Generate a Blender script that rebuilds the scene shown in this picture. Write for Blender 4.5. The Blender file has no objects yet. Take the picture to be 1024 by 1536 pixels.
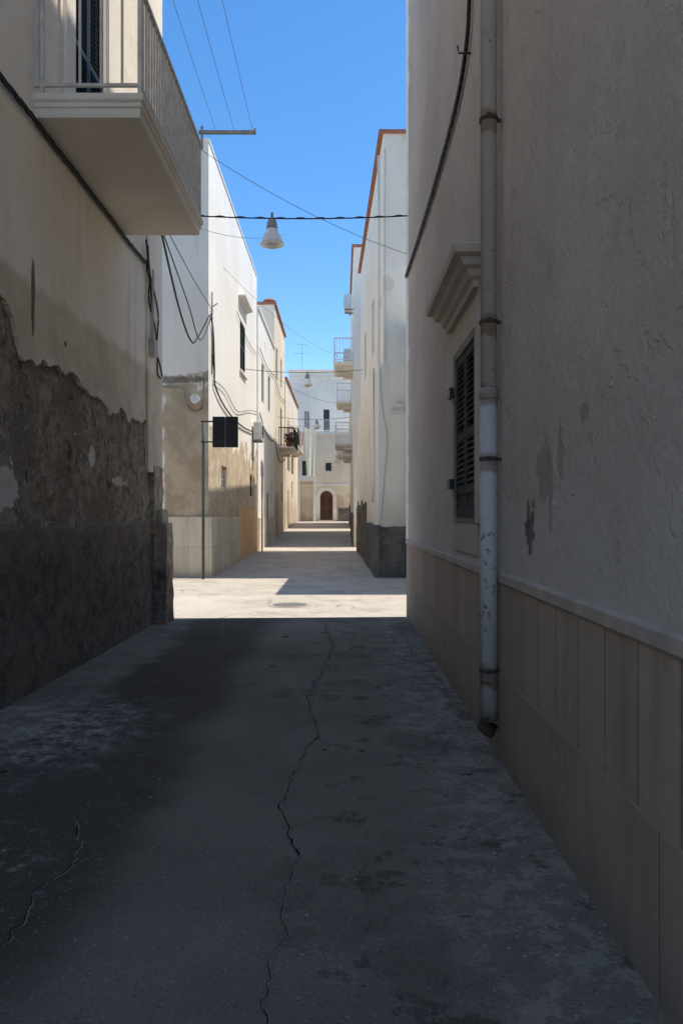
import bpy, bmesh, math, random
from mathutils import Vector, noise as mn
random.seed(7)
SC = bpy.context.scene; COL = SC.collection
F = 1109.0; EYE = 1.6; HZ = 775.0
def P(px, py, d): return Vector(((px-512)/F*d, d, EYE+(HZ-py)/F*d))
def gz(y):
    pts = [(-100,0),(20,0),(32,.2),(40,.52),(48,.9),(60,1.2),(400,1.3)]
    for (a,za),(b,zb) in zip(pts,pts[1:]):
        if a <= y <= b: return za+(zb-za)*(y-a)/(b-a)
    return 1.3 if y > 0 else 0.
# ---------------------------------------------------------------- materials
class NT:
    def __init__(s, name):
        s.m = bpy.data.materials.new(name); s.m.use_nodes = True
        s.t = s.m.node_tree; s.t.nodes.clear()
        s.out = s.n('ShaderNodeOutputMaterial'); s.b = s.n('ShaderNodeBsdfPrincipled')
        s.t.links.new(s.b.outputs[0], s.out.inputs[0])
        g = s.n('ShaderNodeNewGeometry'); s.pos = g.outputs['Position']
        sp = s.n('ShaderNodeSeparateXYZ'); s.l(s.pos, sp.inputs[0]); s.x, s.y, s.z = sp.outputs
    def n(s, t): return s.t.nodes.new(t)
    def l(s, a, b): s.t.links.new(a, b)
    def set(s, sock, v):
        if hasattr(v, 'links'): s.l(v, sock)
        elif isinstance(v, (tuple, list)) and len(v) == 3 and sock.type == 'RGBA': sock.default_value = (*v, 1)
        else: sock.default_value = v
    def math(s, op, a, b=0.0):
        m = s.n('ShaderNodeMath'); m.operation = op; s.set(m.inputs[0], a); s.set(m.inputs[1], b); return m.outputs[0]
    def scale(s, v, vec=None):
        m = s.n('ShaderNodeMapping'); s.l(vec or s.pos, m.inputs[0]); m.inputs['Scale'].default_value = v; return m.outputs[0]
    def noise(s, sc, detail=6, rough=.6, vec=None, dist=0):
        m = s.n('ShaderNodeTexNoise'); s.l(vec or s.pos, m.inputs['Vector']); m.inputs['Scale'].default_value = sc
        m.inputs['Detail'].default_value = min(detail, 7); m.inputs['Roughness'].default_value = rough; m.inputs['Distortion'].default_value = dist
        return m.outputs['Fac']
    def rng(s, v, a, b, c=0., d=1.):
        m = s.n('ShaderNodeMapRange'); m.interpolation_type = 'SMOOTHSTEP'; s.set(m.inputs[0], v)
        for i, q in enumerate((a, b, c, d)): m.inputs[i+1].default_value = q
        return m.outputs[0]
    def mix(s, f, a, b, mode='MIX'):
        m = s.n('ShaderNodeMix'); m.data_type = 'RGBA'; m.blend_type = mode
        s.set(m.inputs[0], f); s.set(m.inputs[6], a); s.set(m.inputs[7], b); return m.outputs[2]
    def blob(s, c, r, wob=.35, nsc=3., soft=.09):
        v = s.n('ShaderNodeVectorMath'); v.operation = 'SUBTRACT'; s.l(s.pos, v.inputs[0]); v.inputs[1].default_value = c
        w = s.n('ShaderNodeVectorMath'); w.operation = 'DIVIDE'; s.l(v.outputs[0], w.inputs[0]); w.inputs[1].default_value = r
        q = s.n('ShaderNodeVectorMath'); q.operation = 'LENGTH'; s.l(w.outputs[0], q.inputs[0])
        d = s.math('ADD', q.outputs['Value'], s.math('MULTIPLY', s.math('SUBTRACT', s.noise(nsc, 5, .65), .5), wob*4))
        return s.rng(d, 1-soft, 1+soft, 1., 0.)
    def fin(s, col, rough=.9, bump=None, bs=.3, bd=.02, metal=0., spec=.3):
        s.set(s.b.inputs['Base Color'], col); s.set(s.b.inputs['Roughness'], rough); s.b.inputs['Metallic'].default_value = metal
        s.b.inputs['Specular IOR Level'].default_value = spec
        if bump is not None:
            b = s.n('ShaderNodeBump'); b.inputs['Strength'].default_value = bs; b.inputs['Distance'].default_value = bd
            s.l(bump, b.inputs['Height']); s.l(b.outputs[0], s.b.inputs['Normal'])
        return s.m
def plain(name, c, rough=.7, metal=0., var=.25, sc=6., spec=.3):
    t = NT(name); k = t.noise(sc, 4)
    d = tuple(q*(1-var) for q in c)
    return t.fin(t.mix(t.rng(k, .35, .7), c, d), rough, None, .1, .004, metal, spec)
def plaster(name, c, c2=None, dirt=(.22,.18,.14), stain=.35, low=1.2, low_amt=.7, patch=None, patch_t=.62, streak=.35, bump=.35, zmul=1., psc=.55):
    t = NT(name); c2 = c2 or tuple(q*.86 for q in c)
    col = t.mix(t.rng(t.noise(.45, 4), .38, .62), c, c2)
    col = t.mix(t.math('MULTIPLY', t.rng(t.noise(1., 6, .65, t.scale((2.6,2.6,.28))), .5, .78), streak), col, dirt)
    if patch: col = t.mix(t.rng(t.noise(psc, 7, .62), patch_t, patch_t+.03), col, patch)
    zz = t.math('ADD', t.z, t.math('MULTIPLY', t.math('SUBTRACT', t.noise(1.3, 7, .65), .5), 1.6))
    col = t.mix(t.math('MULTIPLY', t.rng(zz, low+.5, low-.6), low_amt), col, dirt)
    col = t.mix(t.math('MULTIPLY', t.rng(t.noise(3.5, 7, .7), .52, .75), stain), col, dirt)
    h = t.math('ADD', t.math('MULTIPLY', t.noise(1.6, 3), 1.5), t.math('MULTIPLY', t.noise(22, 4, .7), .35))
    return t.fin(col, .95, h, bump, .05, spec=.15)
M = {}
# near left
t = NT('left_plaster')
col = t.mix(t.rng(t.noise(.5, 5), .38, .65), (.89,.785,.635), (.82,.71,.56))
zz = t.math('ADD', t.z, t.math('MULTIPLY', t.math('SUBTRACT', t.noise(1.1, 6), .5), .45))
col = t.mix(t.rng(zz, 3.80, 3.66), col, t.mix(t.rng(t.noise(2, 7), .35, .65), (.70,.59,.43), (.58,.48,.35)))
col = t.mix(t.math('MULTIPLY', t.rng(t.noise(1, 7, .7, t.scale((3,3,.22))), .55, .75), .5), col, (.48,.395,.29))
col = t.mix(t.blob((-2.8,6.72,3.62), (.3,.045,.33), .3), col, (.17,.14,.11))
col = t.mix(t.math('MULTIPLY', t.rng(t.noise(4, 9, .7), .55, .75), .35), col, (.52,.43,.32))
M['lplaster'] = t.fin(col, .95, t.math('ADD', t.noise(2, 5), t.math('MULTIPLY', t.noise(25, 5), .25)), .4, .05, spec=.1)
t = NT('rubble_render')
k = t.noise(6, 7, .72)
col = t.mix(t.rng(k, .38, .60), (.18,.142,.108), (.45,.365,.27))
col = t.mix(t.rng(t.noise(1.1, 6), .45, .65), col, (.235,.188,.142))
col = t.mix(t.math('MULTIPLY', t.rng(t.noise(30, 5, .7), .5, .62), .5), col, (.54,.45,.35))
col = t.mix(t.rng(t.noise(8, 7, .75), .615, .65), col, (.74,.66,.55))
col = t.mix(t.math('MULTIPLY', t.rng(t.noise(3.3, 7, .7), .39, .34), .85), col, (.085,.066,.05))
col = t.mix(t.blob((-2.83,6.1,1.85), (.3,.3,.20), .7, 6), col, (.78,.72,.63))
col = t.mix(t.blob((-2.83,8.35,2.28), (.3,.11,.11), .6, 9), col, (.78,.72,.63))
col = t.mix(t.blob((-2.83,9.4,2.05), (.3,.3,.05), .7, 9), col, (.70,.62,.52))
M['rubble'] = t.fin(col, 1., t.noise(20, 7, .75), .9, .05, spec=.1)
t = NT('dark_base_render')
k = t.noise(5, 7, .7)
col = t.mix(t.rng(k, .35, .68), (.105,.094,.08), (.215,.192,.16))
col = t.mix(t.math('MULTIPLY', t.rng(t.noise(26, 6, .7), .54, .66), .6), col, (.42,.38,.325))
col = t.mix(t.math('MULTIPLY', t.rng(t.noise(.9, 6), .5, .62), .6), col, (.24,.20,.155))
zz = t.math('ADD', t.z, t.math('MULTIPLY', t.math('SUBTRACT', t.noise(2.4, 7, .7), .5), 1.5))
col = t.mix(t.math('MULTIPLY', t.rng(zz, 1.05, 1.5), .7), col, (.28,.225,.17))
M['darkbase'] = t.fin(col, 1., t.noise(30, 7, .75), .8, .035, spec=.1)
t = NT('broken_masonry')
col = t.mix(t.rng(t.noise(5, 7, .7), .4, .6), (.52,.43,.32), (.30,.245,.185))
col = t.mix(t.rng(t.z, .75, 1.0), t.mix(t.rng(t.noise(8,7), .4,.65), (.12,.105,.09), (.29,.25,.205)), col)
col = t.mix(t.math('MULTIPLY', t.rng(t.noise(3.2, 4), .5, .56), .6), col, (.42,.23,.15))
M['masonry'] = t.fin(col, 1., t.noise(22, 7, .75), .8, .04, spec=.1)
# near right
t = NT('right_plaster')
col = t.mix(t.rng(t.noise(.55, 6), .36, .66), (.575,.495,.415), (.49,.42,.352))
col = t.mix(t.math('MULTIPLY', t.rng(t.noise(1, 7, .7, t.scale((3,3,.35))), .5, .75), .45), col, (.35,.30,.25))
zz = t.math('ADD', t.z, t.math('MULTIPLY', t.math('SUBTRACT', t.noise(1.7, 7), .5), 1.3))
col = t.mix(t.math('MULTIPLY', t.rng(zz, 2.3, 1.2), .75), col, (.57,.515,.455))
col = t.mix(t.math('MULTIPLY', t.rng(t.noise(5.5, 7, .7), .56, .66), .35), col, (.33,.285,.24))
for c, r, a in (((1.05,4.12,1.53),(.5,.10,.13),.85), ((1.05,4.16,1.62),(.5,.05,.10),.8), ((1.05,3.85,1.86),(.5,.12,.16),.35), ((1.05,3.55,1.9),(.5,.05,.14),.35), ((1.05,3.72,1.78),(.5,.04,.2),.35), ((1.05,3.2,2.05),(.5,.06,.04),.35)):
    col = t.mix(t.math('MULTIPLY', t.blob(c, r, .75, 8, .06), a), col, (.12,.105,.09))
edge_ = t.math('SUBTRACT', t.noise(2.1, 7, .6), .5)
crk = t.rng(t.math('ABSOLUTE', edge_), .0, .006, 1., 0.)
col = t.mix(t.math('MULTIPLY', crk, .15), col, (.18,.16,.14))
h = t.math('ADD', t.math('MULTIPLY', t.noise(1.5, 6), 1.8), t.math('MULTIPLY', t.noise(26, 7, .7), .35))
h = t.math('ADD', h, t.math('MULTIPLY', t.rng(t.noise(1.0, 6, .6), .52, .535), .16))
M['rplaster'] = t.fin(col, .95, h, .6, .05, spec=.1)
def slabs(name, c, bw, rh, offs=.0, var=.25, mort=.006, z0=0., low=(.1,.09,.08), mk=.5):
    t = NT(name)
    cv = t.n('ShaderNodeCombineXYZ'); t.l(t.math('ADD', t.x, t.y), cv.inputs[0]); t.l(t.math('ADD', t.z, z0), cv.inputs[1])
    b = t.n('ShaderNodeTexBrick'); t.l(cv.outputs[0], b.inputs['Vector']); b.offset = offs; b.squash = 1
    b.inputs['Scale'].default_value = 1; b.inputs['Brick Width'].default_value = bw; b.inputs['Row Height'].default_value = rh
    b.inputs['Mortar Size'].default_value = mort; b.inputs['Mortar Smooth'].default_value = .2; b.inputs['Bias'].default_value = 0
    b.inputs['Color1'].default_value = (*c, 1); b.inputs['Color2'].default_value = (*[q*(1-var) for q in c], 1)
    b.inputs['Mortar'].default_value = (*[q*mk for q in c], 1)
    col = t.mix(t.math('MULTIPLY', t.rng(t.noise(1, 7, .7, t.scale((4,4,.6))), .46, .72), .5), b.outputs[0], tuple(q*.5 for q in c))
    col = t.mix(t.math('MULTIPLY', t.rng(t.noise(9, 7, .7), .55, .7), .35), col, tuple(min(.8,q*1.3) for q in c))
    col = t.mix(t.math('MULTIPLY', t.rng(t.math('ADD', t.z, t.math('MULTIPLY', t.noise(3,6), .4)), .5, .15), .6), col, low)
    h = t.math('ADD', t.math('MULTIPLY', t.noise(30, 6), .15), t.math('MULTIPLY', t.math('SUBTRACT', 1., b.outputs['Fac']), 1.))
    return t.fin(col, .8, h, .5, .01, spec=.2)
M['rslabs'] = slabs('limestone_slabs', (.42,.325,.255), .33, 2.4, 0, mort=.0055, low=(.21,.17,.14), var=.16, mk=.38)
M['rslabs2'] = slabs('limestone_base_slabs', (.385,.30,.235), 1.15, 2.4, 0, mort=.0045, low=(.19,.155,.125), var=.16, mk=.4)
M['rcap'] = plain('limestone_cap', (.50,.42,.35), .85, sc=4)
M['lslabs'] = slabs('cream_slabs', (.74,.645,.50), .55, .8, .0, z0=.0, var=.18, low=(.38,.31,.235), mk=.5)
M['orange'] = plaster('orange_render', (.84,.56,.30), stain=.15, low=.1, dirt=(.55,.40,.25))
M['whitewash_sun'] = plain('whitewash_and_sun_sliver', (.88,.86,.82), .9, sc=3, var=.1)  # white of the copings, and of the sunlight painted on the near right corner
t = NT('painted_pipe')
col = t.mix(t.rng(t.math('ADD', t.z, t.math('MULTIPLY', t.noise(2.5,6), 2.4)), 2.4, 5.), (.52,.495,.475), (.445,.41,.37))
col = t.mix(t.math('MULTIPLY', t.rng(t.noise(5, 7, .7, t.scale((3,3,.5))), .5, .7), .55), col, (.33,.30,.27))
rz = t.math('ADD', t.noise(14, 7, .72), t.rng(t.z, 2.6, .5, 0., .045))
col = t.mix(t.rng(rz, .61, .665), col, (.22,.125,.075))
col = t.mix(t.rng(t.math('ADD', t.z, t.math('MULTIPLY', t.noise(9,5), .35)), .60, .34), col, (.16,.105,.075))
for zz_ in (.59,1.98,2.42,2.88,4.21):
    col = t.mix(t.math('MULTIPLY', t.blob((.97,4.87,zz_-.03), (.3,.3,.07), .6, 12, .3), .6), col, (.2,.115,.07))
M['pipe'] = t.fin(col, .7, t.noise(30, 5), .2, .004, spec=.2)
M['rust'] = plain('rusty_iron', (.085,.057,.043), .8, sc=20)
M['cable'] = plain('black_cable', (.025,.024,.022), .6, sc=10)
M['cablegrey'] = plain('grey_cable', (.18,.165,.15), .7, sc=10)
M['shutdark'] = plain('dark_shutter_paint', (.085,.088,.078), .9, sc=14, var=.4, spec=.08)
M['shutwood'] = plain('weathered_wood', (.28,.27,.23), .9, sc=14, var=.4, spec=.1)
M['shutgreen'] = plain('green_black_shutter', (.016,.026,.030), .6, sc=9)
M['shutfar'] = plain('far_dark_green_shutter', (.045,.06,.048), .6, sc=4)
M['stone_trim'] = plaster('stone_trim', (.54,.475,.405), dirt=(.32,.28,.24), stain=.3, low=-9, streak=.25, bump=.2)
M['balcony'] = plaster('balcony_plaster', (.84,.765,.66), dirt=(.55,.47,.38), stain=.2, low=-9, streak=.2, bump=.15)
M['railgrey'] = plain('beige_rail_paint', (.62,.56,.475), .5, sc=8)
M['railwhite'] = plain('white_rail_paint', (.86,.86,.86), .5, sc=8, var=.06)
M['iron'] = plain('dark_iron', (.03,.03,.03), .5, sc=8)
M['steel'] = plain('galvanised_steel', (.26,.26,.26), .45, .5, sc=9)
M['polegreen'] = plain('dark_green_pole', (.08,.10,.09), .5, sc=6)
M['doorwood'] = plain('brown_door_wood', (.12,.05,.032), .6, sc=5)
M['glass'] = plain('dark_glass', (.03,.035,.04), .1, sc=2, spec=.6)
M['white'] = plaster('white_lime', (.88,.835,.75), (.84,.785,.69), dirt=(.55,.455,.34), stain=.2, low=1.6, low_amt=.5, streak=.22, patch=(.66,.55,.41), patch_t=.64)
M['white2'] = plaster('cream_lime', (.88,.82,.71), (.83,.76,.64), dirt=(.52,.43,.32), stain=.24, low=2.0, low_amt=.45, streak=.28, patch=(.75,.66,.53), patch_t=.60)
M['ochre'] = plaster('warm_cream_lime', (.85,.75,.585), (.79,.67,.50), dirt=(.5,.38,.25), stain=.3, low=2.6, low_amt=.5, streak=.3, patch=(.62,.49,.34), patch_t=.61)
M['endw'] = plaster('cool_white_lime', (.80,.75,.68), stain=.15, dirt=(.5,.45,.39), low=-5, streak=.15)
M['endc'] = plaster('end_cream_lime', (.86,.75,.58), (.79,.67,.50), dirt=(.5,.38,.25), stain=.32, low=3.2, low_amt=.45, streak=.3, patch=(.62,.50,.35), patch_t=.58)
t = NT('front_lime_damp')
col = t.mix(t.rng(t.noise(.5, 5), .38, .62), (.87,.80,.68), (.81,.73,.61))
dm = t.rng(t.math('ADD', t.z, t.math('MULTIPLY', t.noise(.8, 6, .6), 3.4)), 6.7, 6.6)
dm = t.math('MULTIPLY', dm, t.rng(t.math('ADD', t.x, t.math('MULTIPLY', t.noise(2,5), .5)), -4.5, -4.42))
col = t.mix(dm, col, t.mix(t.rng(t.noise(1.6,7), .4,.62), (.42,.33,.225), (.56,.455,.32)))
col = t.mix(t.math('MULTIPLY', t.rng(t.noise(1, 7, .7, t.scale((3,3,.25))), .5, .75), .4), col, (.48,.39,.28))
col = t.mix(t.math('MULTIPLY', t.blob((-4.25,19.5,5.22), (.9,.5,.08), .5, 5, .4), .8), col, (.15,.13,.10))
M['frontdamp'] = t.fin(col, .95, t.math('ADD', t.noise(2,6), t.math('MULTIPLY', t.noise(20,6), .3)), .35, .05, spec=.1)
t = NT('side_lime_peeling')
col = t.mix(t.rng(t.noise(.5, 5), .38, .62), (.89,.85,.775), (.85,.80,.71))
zz = t.math('ADD', t.z, t.math('MULTIPLY', t.noise(.9, 7, .65), 3.6))
col = t.mix(t.rng(zz, 5.75, 5.65), col, t.mix(t.rng(t.noise(3,7), .4,.62), (.50,.40,.28), (.66,.55,.40)))
col = t.mix(t.math('MULTIPLY', t.rng(t.noise(1, 7, .7, t.scale((3,3,.25))), .55, .8), .3), col, (.55,.47,.36))
M['sidepeel'] = t.fin(col, .95, t.math('ADD', t.noise(2,6), t.math('MULTIPLY', t.noise(20,6), .3)), .35, .05, spec=.1)
t = NT('grey_cement_plinth')
col = t.mix(t.rng(t.noise(2, 7, .7), .38, .62), (.19,.168,.142), (.11,.098,.084))
col = t.mix(t.math('MULTIPLY', t.rng(t.noise(9, 7, .75), .56, .64), .6), col, (.34,.30,.25))
M['greyplinth'] = t.fin(col, 1., t.noise(14, 7, .75), .8, .05, spec=.1)
M['terra'] = plain('terracotta_coping', (.40,.17,.11), .85, sc=5)
M['plate'] = plain('stone_plate', (.76,.71,.62), .8, sc=6, var=.1)
M['letter'] = plain('faded_lettering', (.40,.36,.32), .8)
M['lampwhite'] = plain('white_enamel', (.88,.88,.86), .35, sc=9, var=.06)
M['lampgrey'] = plain('grey_lamp_cap', (.36,.36,.35), .5)
t = NT('milky_glass'); M['milk'] = t.fin((.85,.87,.86), .06, None, spec=.6); t.b.inputs['Transmission Weight'].default_value = .6
M['signblack'] = plain('black_sign_back', (.012,.012,.013), .6)
M['signstrip'] = plain('grey_sign_strip', (.16,.155,.145), .6)
M['boxgrey'] = plain('grey_plastic_box', (.48,.47,.44), .6)
M['acwhite'] = plain('white_ac_casing', (.76,.75,.72), .5)
M['leaf'] = plain('leaf_green', (.05,.10,.03), .6, sc=9, var=.5)
M['petal'] = plain('red_flower', (.35,.05,.04), .7, sc=9)
M['pot'] = plain('terracotta_pot', (.36,.13,.07), .8)
M['cloth'] = plain('pale_green_cloth', (.66,.69,.60), .9, sc=3, var=.1)
M['cloth2'] = plain('pale_pink_cloth', (.74,.58,.55), .9, sc=3, var=.1)
t = NT('cast_iron_cover'); w = t.n('ShaderNodeTexChecker'); t.l(t.pos, w.inputs[0]); w.inputs['Scale'].default_value = 22
M['castiron'] = t.fin(t.mix(w.outputs['Fac'], (.10,.09,.08), (.26,.235,.205)), .6, w.outputs['Fac'], .6, .01)
# ground materials
t = NT('pale_worn_concrete')
col = t.mix(t.rng(t.noise(.5, 7), .36, .64), (.60,.53,.435), (.49,.43,.35))
fy = t.rng(t.math('ADD', t.y, t.math('MULTIPLY', t.noise(.6,6), 2.)), 15.6, 16.4)
col = t.mix(t.math('MULTIPLY', fy, .7), col, t.mix(t.rng(t.noise(.8,7,.65), .38, .62), (.57,.49,.395), (.46,.395,.32)))
col = t.mix(t.math('MULTIPLY', t.rng(t.noise(1.1, 7, .7, None, .6), .52, .64), .7), col, (.37,.32,.26))
col = t.mix(t.math('MULTIPLY', t.rng(t.noise(9, 7, .72), .50, .70), .45), col, (.31,.265,.215))
col = t.mix(t.rng(t.noise(45, 3), .67, .72), col, (.2,.175,.145))
v = t.n('ShaderNodeTexVoronoi'); v.feature = 'DISTANCE_TO_EDGE'; v.inputs['Scale'].default_value = .30
wv = t.n('ShaderNodeVectorMath'); wv.operation = 'ADD'; nn = t.n('ShaderNodeTexNoise'); t.l(t.pos, nn.inputs['Vector']); nn.inputs['Scale'].default_value = 1.2; nn.inputs['Detail'].default_value = 7
sc_ = t.n('ShaderNodeVectorMath'); sc_.operation = 'SCALE'; sc_.inputs['Scale'].default_value = 1.3; t.l(nn.outputs['Color'], sc_.inputs[0])
t.l(t.pos, wv.inputs[0]); t.l(sc_.outputs[0], wv.inputs[1]); t.l(wv.outputs[0], v.inputs['Vector'])
crk = t.math('MULTIPLY', t.rng(v.outputs['Distance'], .002, .008, 1., 0.), t.rng(t.noise(.7, 3), .46, .56))
col = t.mix(t.math('MULTIPLY', crk, .6), col, (.16,.14,.115))
M['concrete'] = t.fin(col, .95, t.math('SUBTRACT', t.noise(18, 7, .72), crk), .5, .02, spec=.1)
t = NT('dark_worn_asphalt')
wx = t.math('ADD', t.x, t.math('MULTIPLY', t.math('SUBTRACT', t.noise(.5, 6), .5), 1.1))
col = t.mix(t.rng(t.noise(.8, 7), .36, .64), (.285,.228,.168), (.225,.181,.134))
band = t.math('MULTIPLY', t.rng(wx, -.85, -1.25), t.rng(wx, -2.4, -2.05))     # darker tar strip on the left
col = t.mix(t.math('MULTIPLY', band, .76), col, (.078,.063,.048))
edge = t.math('MULTIPLY', t.rng(wx, -2.0, -2.3), t.rng(t.noise(2.6, 7, .72), .46, .56))
col = t.mix(t.math('MULTIPLY', edge, .8), col, (.31,.255,.195))
blo = t.blob((-2.35,5.45,0), (.7,.9,1), .6, 4, .6)
col = t.mix(t.math('MULTIPLY', t.math('MULTIPLY', blo, t.rng(t.noise(9, 7, .78), .40, .66)), .85), col, (.64,.56,.46))
col = t.mix(t.math('MULTIPLY', t.blob((-2.0,3.3,0), (.7,.5,1), .6, 4, .45), t.rng(t.noise(10, 7, .78), .52, .62)), col, (.34,.285,.22))
re = t.math('MULTIPLY', t.rng(wx, .2, .75), t.rng(t.noise(5.5, 7, .78), .49, .55))
col = t.mix(t.math('MULTIPLY', re, .65), col, (.43,.355,.275))
rd = t.math('MULTIPLY', t.rng(wx, -.5, .2), t.rng(t.noise(2.4, 7, .75), .55, .60))
col = t.mix(t.math('MULTIPLY', rd, .7), col, (.088,.071,.054))
col = t.mix(t.math('MULTIPLY', t.rng(t.noise(.55, 7, .6), .52, .60), .5), col, (.13,.105,.08))
col = t.mix(t.rng(t.noise(3.1, 4, .5), .70, .72), col, (.045,.037,.03))
col = t.mix(t.math('MULTIPLY', t.rng(t.noise(60, 4), .58, .74), .65), col, (.52,.435,.34))
col = t.mix(t.math('MULTIPLY', t.rng(t.noise(90, 3), .57, .68), .6), col, (.075,.061,.047))
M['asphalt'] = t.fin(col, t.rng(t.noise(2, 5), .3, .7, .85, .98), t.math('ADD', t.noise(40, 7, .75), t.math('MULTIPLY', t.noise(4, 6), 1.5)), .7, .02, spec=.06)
M['crack'] = plain('crack_dark', (.02,.017,.014), 1.)
M['crackedge'] = plain('crack_rim', (.34,.28,.21), 1.)
# ---------------------------------------------------------------- object helpers
W = {}
def link(o, wloc, parent):
    COL.objects.link(o); W[o] = Vector(wloc)
    if parent is not None: o.parent = parent; o.location = Vector(wloc)-W[parent]
    else: o.location = wloc
    return o
def obj(name, bm, mat, parent=None, smooth=False, recalc=True):
    if recalc: bmesh.ops.recalc_face_normals(bm, faces=bm.faces)
    vs = [v.co for v in bm.verts]
    lo = Vector([min(v[i] for v in vs) for i in range(3)]); hi = Vector([max(v[i] for v in vs) for i in range(3)])
    o0 = Vector(((lo.x+hi.x)/2, (lo.y+hi.y)/2, lo.z)); bmesh.ops.translate(bm, verts=bm.verts, vec=-o0)
    me = bpy.data.meshes.new(name); bm.to_mesh(me); bm.free()
    if smooth:
        for p in me.polygons: p.use_smooth = True
    for m in (mat if isinstance(mat, (list, tuple)) else [mat]): me.materials.append(M[m] if isinstance(m, str) else m)
    return link(bpy.data.objects.new(name, me), o0, parent)
def tag(o, label, cat, group=None):
    o['label'] = label; o['category'] = cat
    if group: o['group'] = group
    return o
def struct(o): o['kind'] = 'structure'; return o
def thing(name, loc, label, cat, group=None):
    o = bpy.data.objects.new(name, None); o.empty_display_size = .2; link(o, loc, None); return tag(o, label, cat, group)
B = bmesh.new
class L:   # local wall frame: u along the wall, n outward, z up
    def __init__(s, ox, oy, ux, uy, nx, ny): s.o = (ox,oy); s.u = (ux,uy); s.n = (nx,ny)
    def __call__(s, u, n, z): return Vector((s.o[0]+s.u[0]*u+s.n[0]*n, s.o[1]+s.u[1]*u+s.n[1]*n, z))
def left(X): return L(X,0,0,1,1,0)
def right(X): return L(X,0,0,1,-1,0)
def front(Y): return L(0,Y,1,0,0,-1)
def back(Y): return L(0,Y,1,0,0,1)
IDL = L(0,0,1,0,0,1)
def lbox(bm, l, u0, u1, n0, n1, z0, z1, mi=0):
    v = [bm.verts.new(l(u, n, z)) for z in (z0, z1) for u, n in ((u0,n0),(u1,n0),(u1,n1),(u0,n1))]
    for f in ((0,1,2,3),(4,5,6,7),(0,1,5,4),(1,2,6,5),(2,3,7,6),(3,0,4,7)): bm.faces.new([v[i] for i in f]).material_index = mi
def box(bm, x0, x1, y0, y1, z0, z1): lbox(bm, IDL, x0, x1, y0, y1, z0, z1)
def facade(bm, l, u0, u1, z0, z1, holes=(), dep=.16):
    us = sorted({u0,u1,*[h[0] for h in holes],*[h[1] for h in holes]}); zs = sorted({z0,z1,*[h[2] for h in holes],*[h[3] for h in holes]})
    for a, b in zip(us, us[1:]):
        for c, d in zip(zs, zs[1:]):
            um, zm = (a+b)/2, (c+d)/2
            if any(h[0] < um < h[1] and h[2] < zm < h[3] for h in holes): continue
            bm.faces.new([bm.verts.new(l(*q)) for q in ((a,0,c),(b,0,c),(b,0,d),(a,0,d))])
    for h in holes:
        a, b, c, d = h[:4]
        for (p, q) in (((a,c),(b,c)),((b,c),(b,d)),((b,d),(a,d)),((a,d),(a,c))):
            bm.faces.new([bm.verts.new(l(*r)) for r in ((p[0],0,p[1]),(q[0],0,q[1]),(q[0],-dep,q[1]),(p[0],-dep,p[1]))])
    bmesh.ops.remove_doubles(bm, verts=bm.verts, dist=.0005)
def quad(bm, *pts): f = bm.faces.new([bm.verts.new(p) for p in pts]); return f
def tube(bm, pts, r, seg=8, cap=True):
    pts = [Vector(p) for p in pts]; rings = []
    for i, p in enumerate(pts):
        d = (pts[min(i+1,len(pts)-1)]-pts[max(i-1,0)]).normalized()
        a = d.cross(Vector((0,0,1)));
        if a.length < .05: a = d.cross(Vector((1,0,0)))
        a.normalize(); b = d.cross(a)
        rr = r[i] if isinstance(r, (list,tuple)) else r
        rings.append([bm.verts.new(p+a*math.cos(k*2*math.pi/seg)*rr+b*math.sin(k*2*math.pi/seg)*rr) for k in range(seg)])
    for A, C in zip(rings, rings[1:]):
        for k in range(seg): bm.faces.new([A[k],A[(k+1)%seg],C[(k+1)%seg],C[k]])
    if cap: bm.faces.new(rings[0]); bm.faces.new(rings[-1])
def lathe(bm, c, prof, seg=24):
    rings = [[bm.verts.new((c[0]+r*math.cos(k*2*math.pi/seg), c[1]+r*math.sin(k*2*math.pi/seg), c[2]+z)) for k in range(seg)] for r, z in prof]
    for A, C in zip(rings, rings[1:]):
        for k in range(seg): bm.faces.new([A[k],A[(k+1)%seg],C[(k+1)%seg],C[k]])
    bm.faces.new(rings[0]); bm.faces.new(rings[-1])
def sag(a, b, s, n=20):
    a, b = Vector(a), Vector(b); return [a.lerp(b, i/n)-Vector((0,0,s*4*(i/n)*(1-i/n))) for i in range(n+1)]
def bez(pts, n=8):   # catmull-rom
    pts = [Vector(p) for p in pts]; q = [pts[0]]+pts+[pts[-1]]; out = []
    for i in range(1, len(q)-2):
        for k in range(n):
            t_ = k/n; a, b, c, d = q[i-1:i+3]
            out.append(.5*((2*b)+(c-a)*t_+(2*a-5*b+4*c-d)*t_*t_+(3*b-a-3*c+d)*t_**3))
    return out+[pts[-1]]
def moulding(bm, l, u0, u1, prof):
    rings = [[bm.verts.new(l(*q)) for q in ((u0-n,0,z),(u0-n,n,z),(u1+n,n,z),(u1+n,0,z))] for n, z in prof]
    for A, C in zip(rings, rings[1:]):
        for k in range(3): bm.faces.new([A[k],A[k+1],C[k+1],C[k]])
    bm.faces.new(rings[0]); bm.faces.new(rings[-1])
HOOD = [(.04,0),(.05,.05),(.08,.07),(.10,.12),(.14,.14),(.16,.19),(.21,.21),(.22,.27),(.20,.29)]
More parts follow.
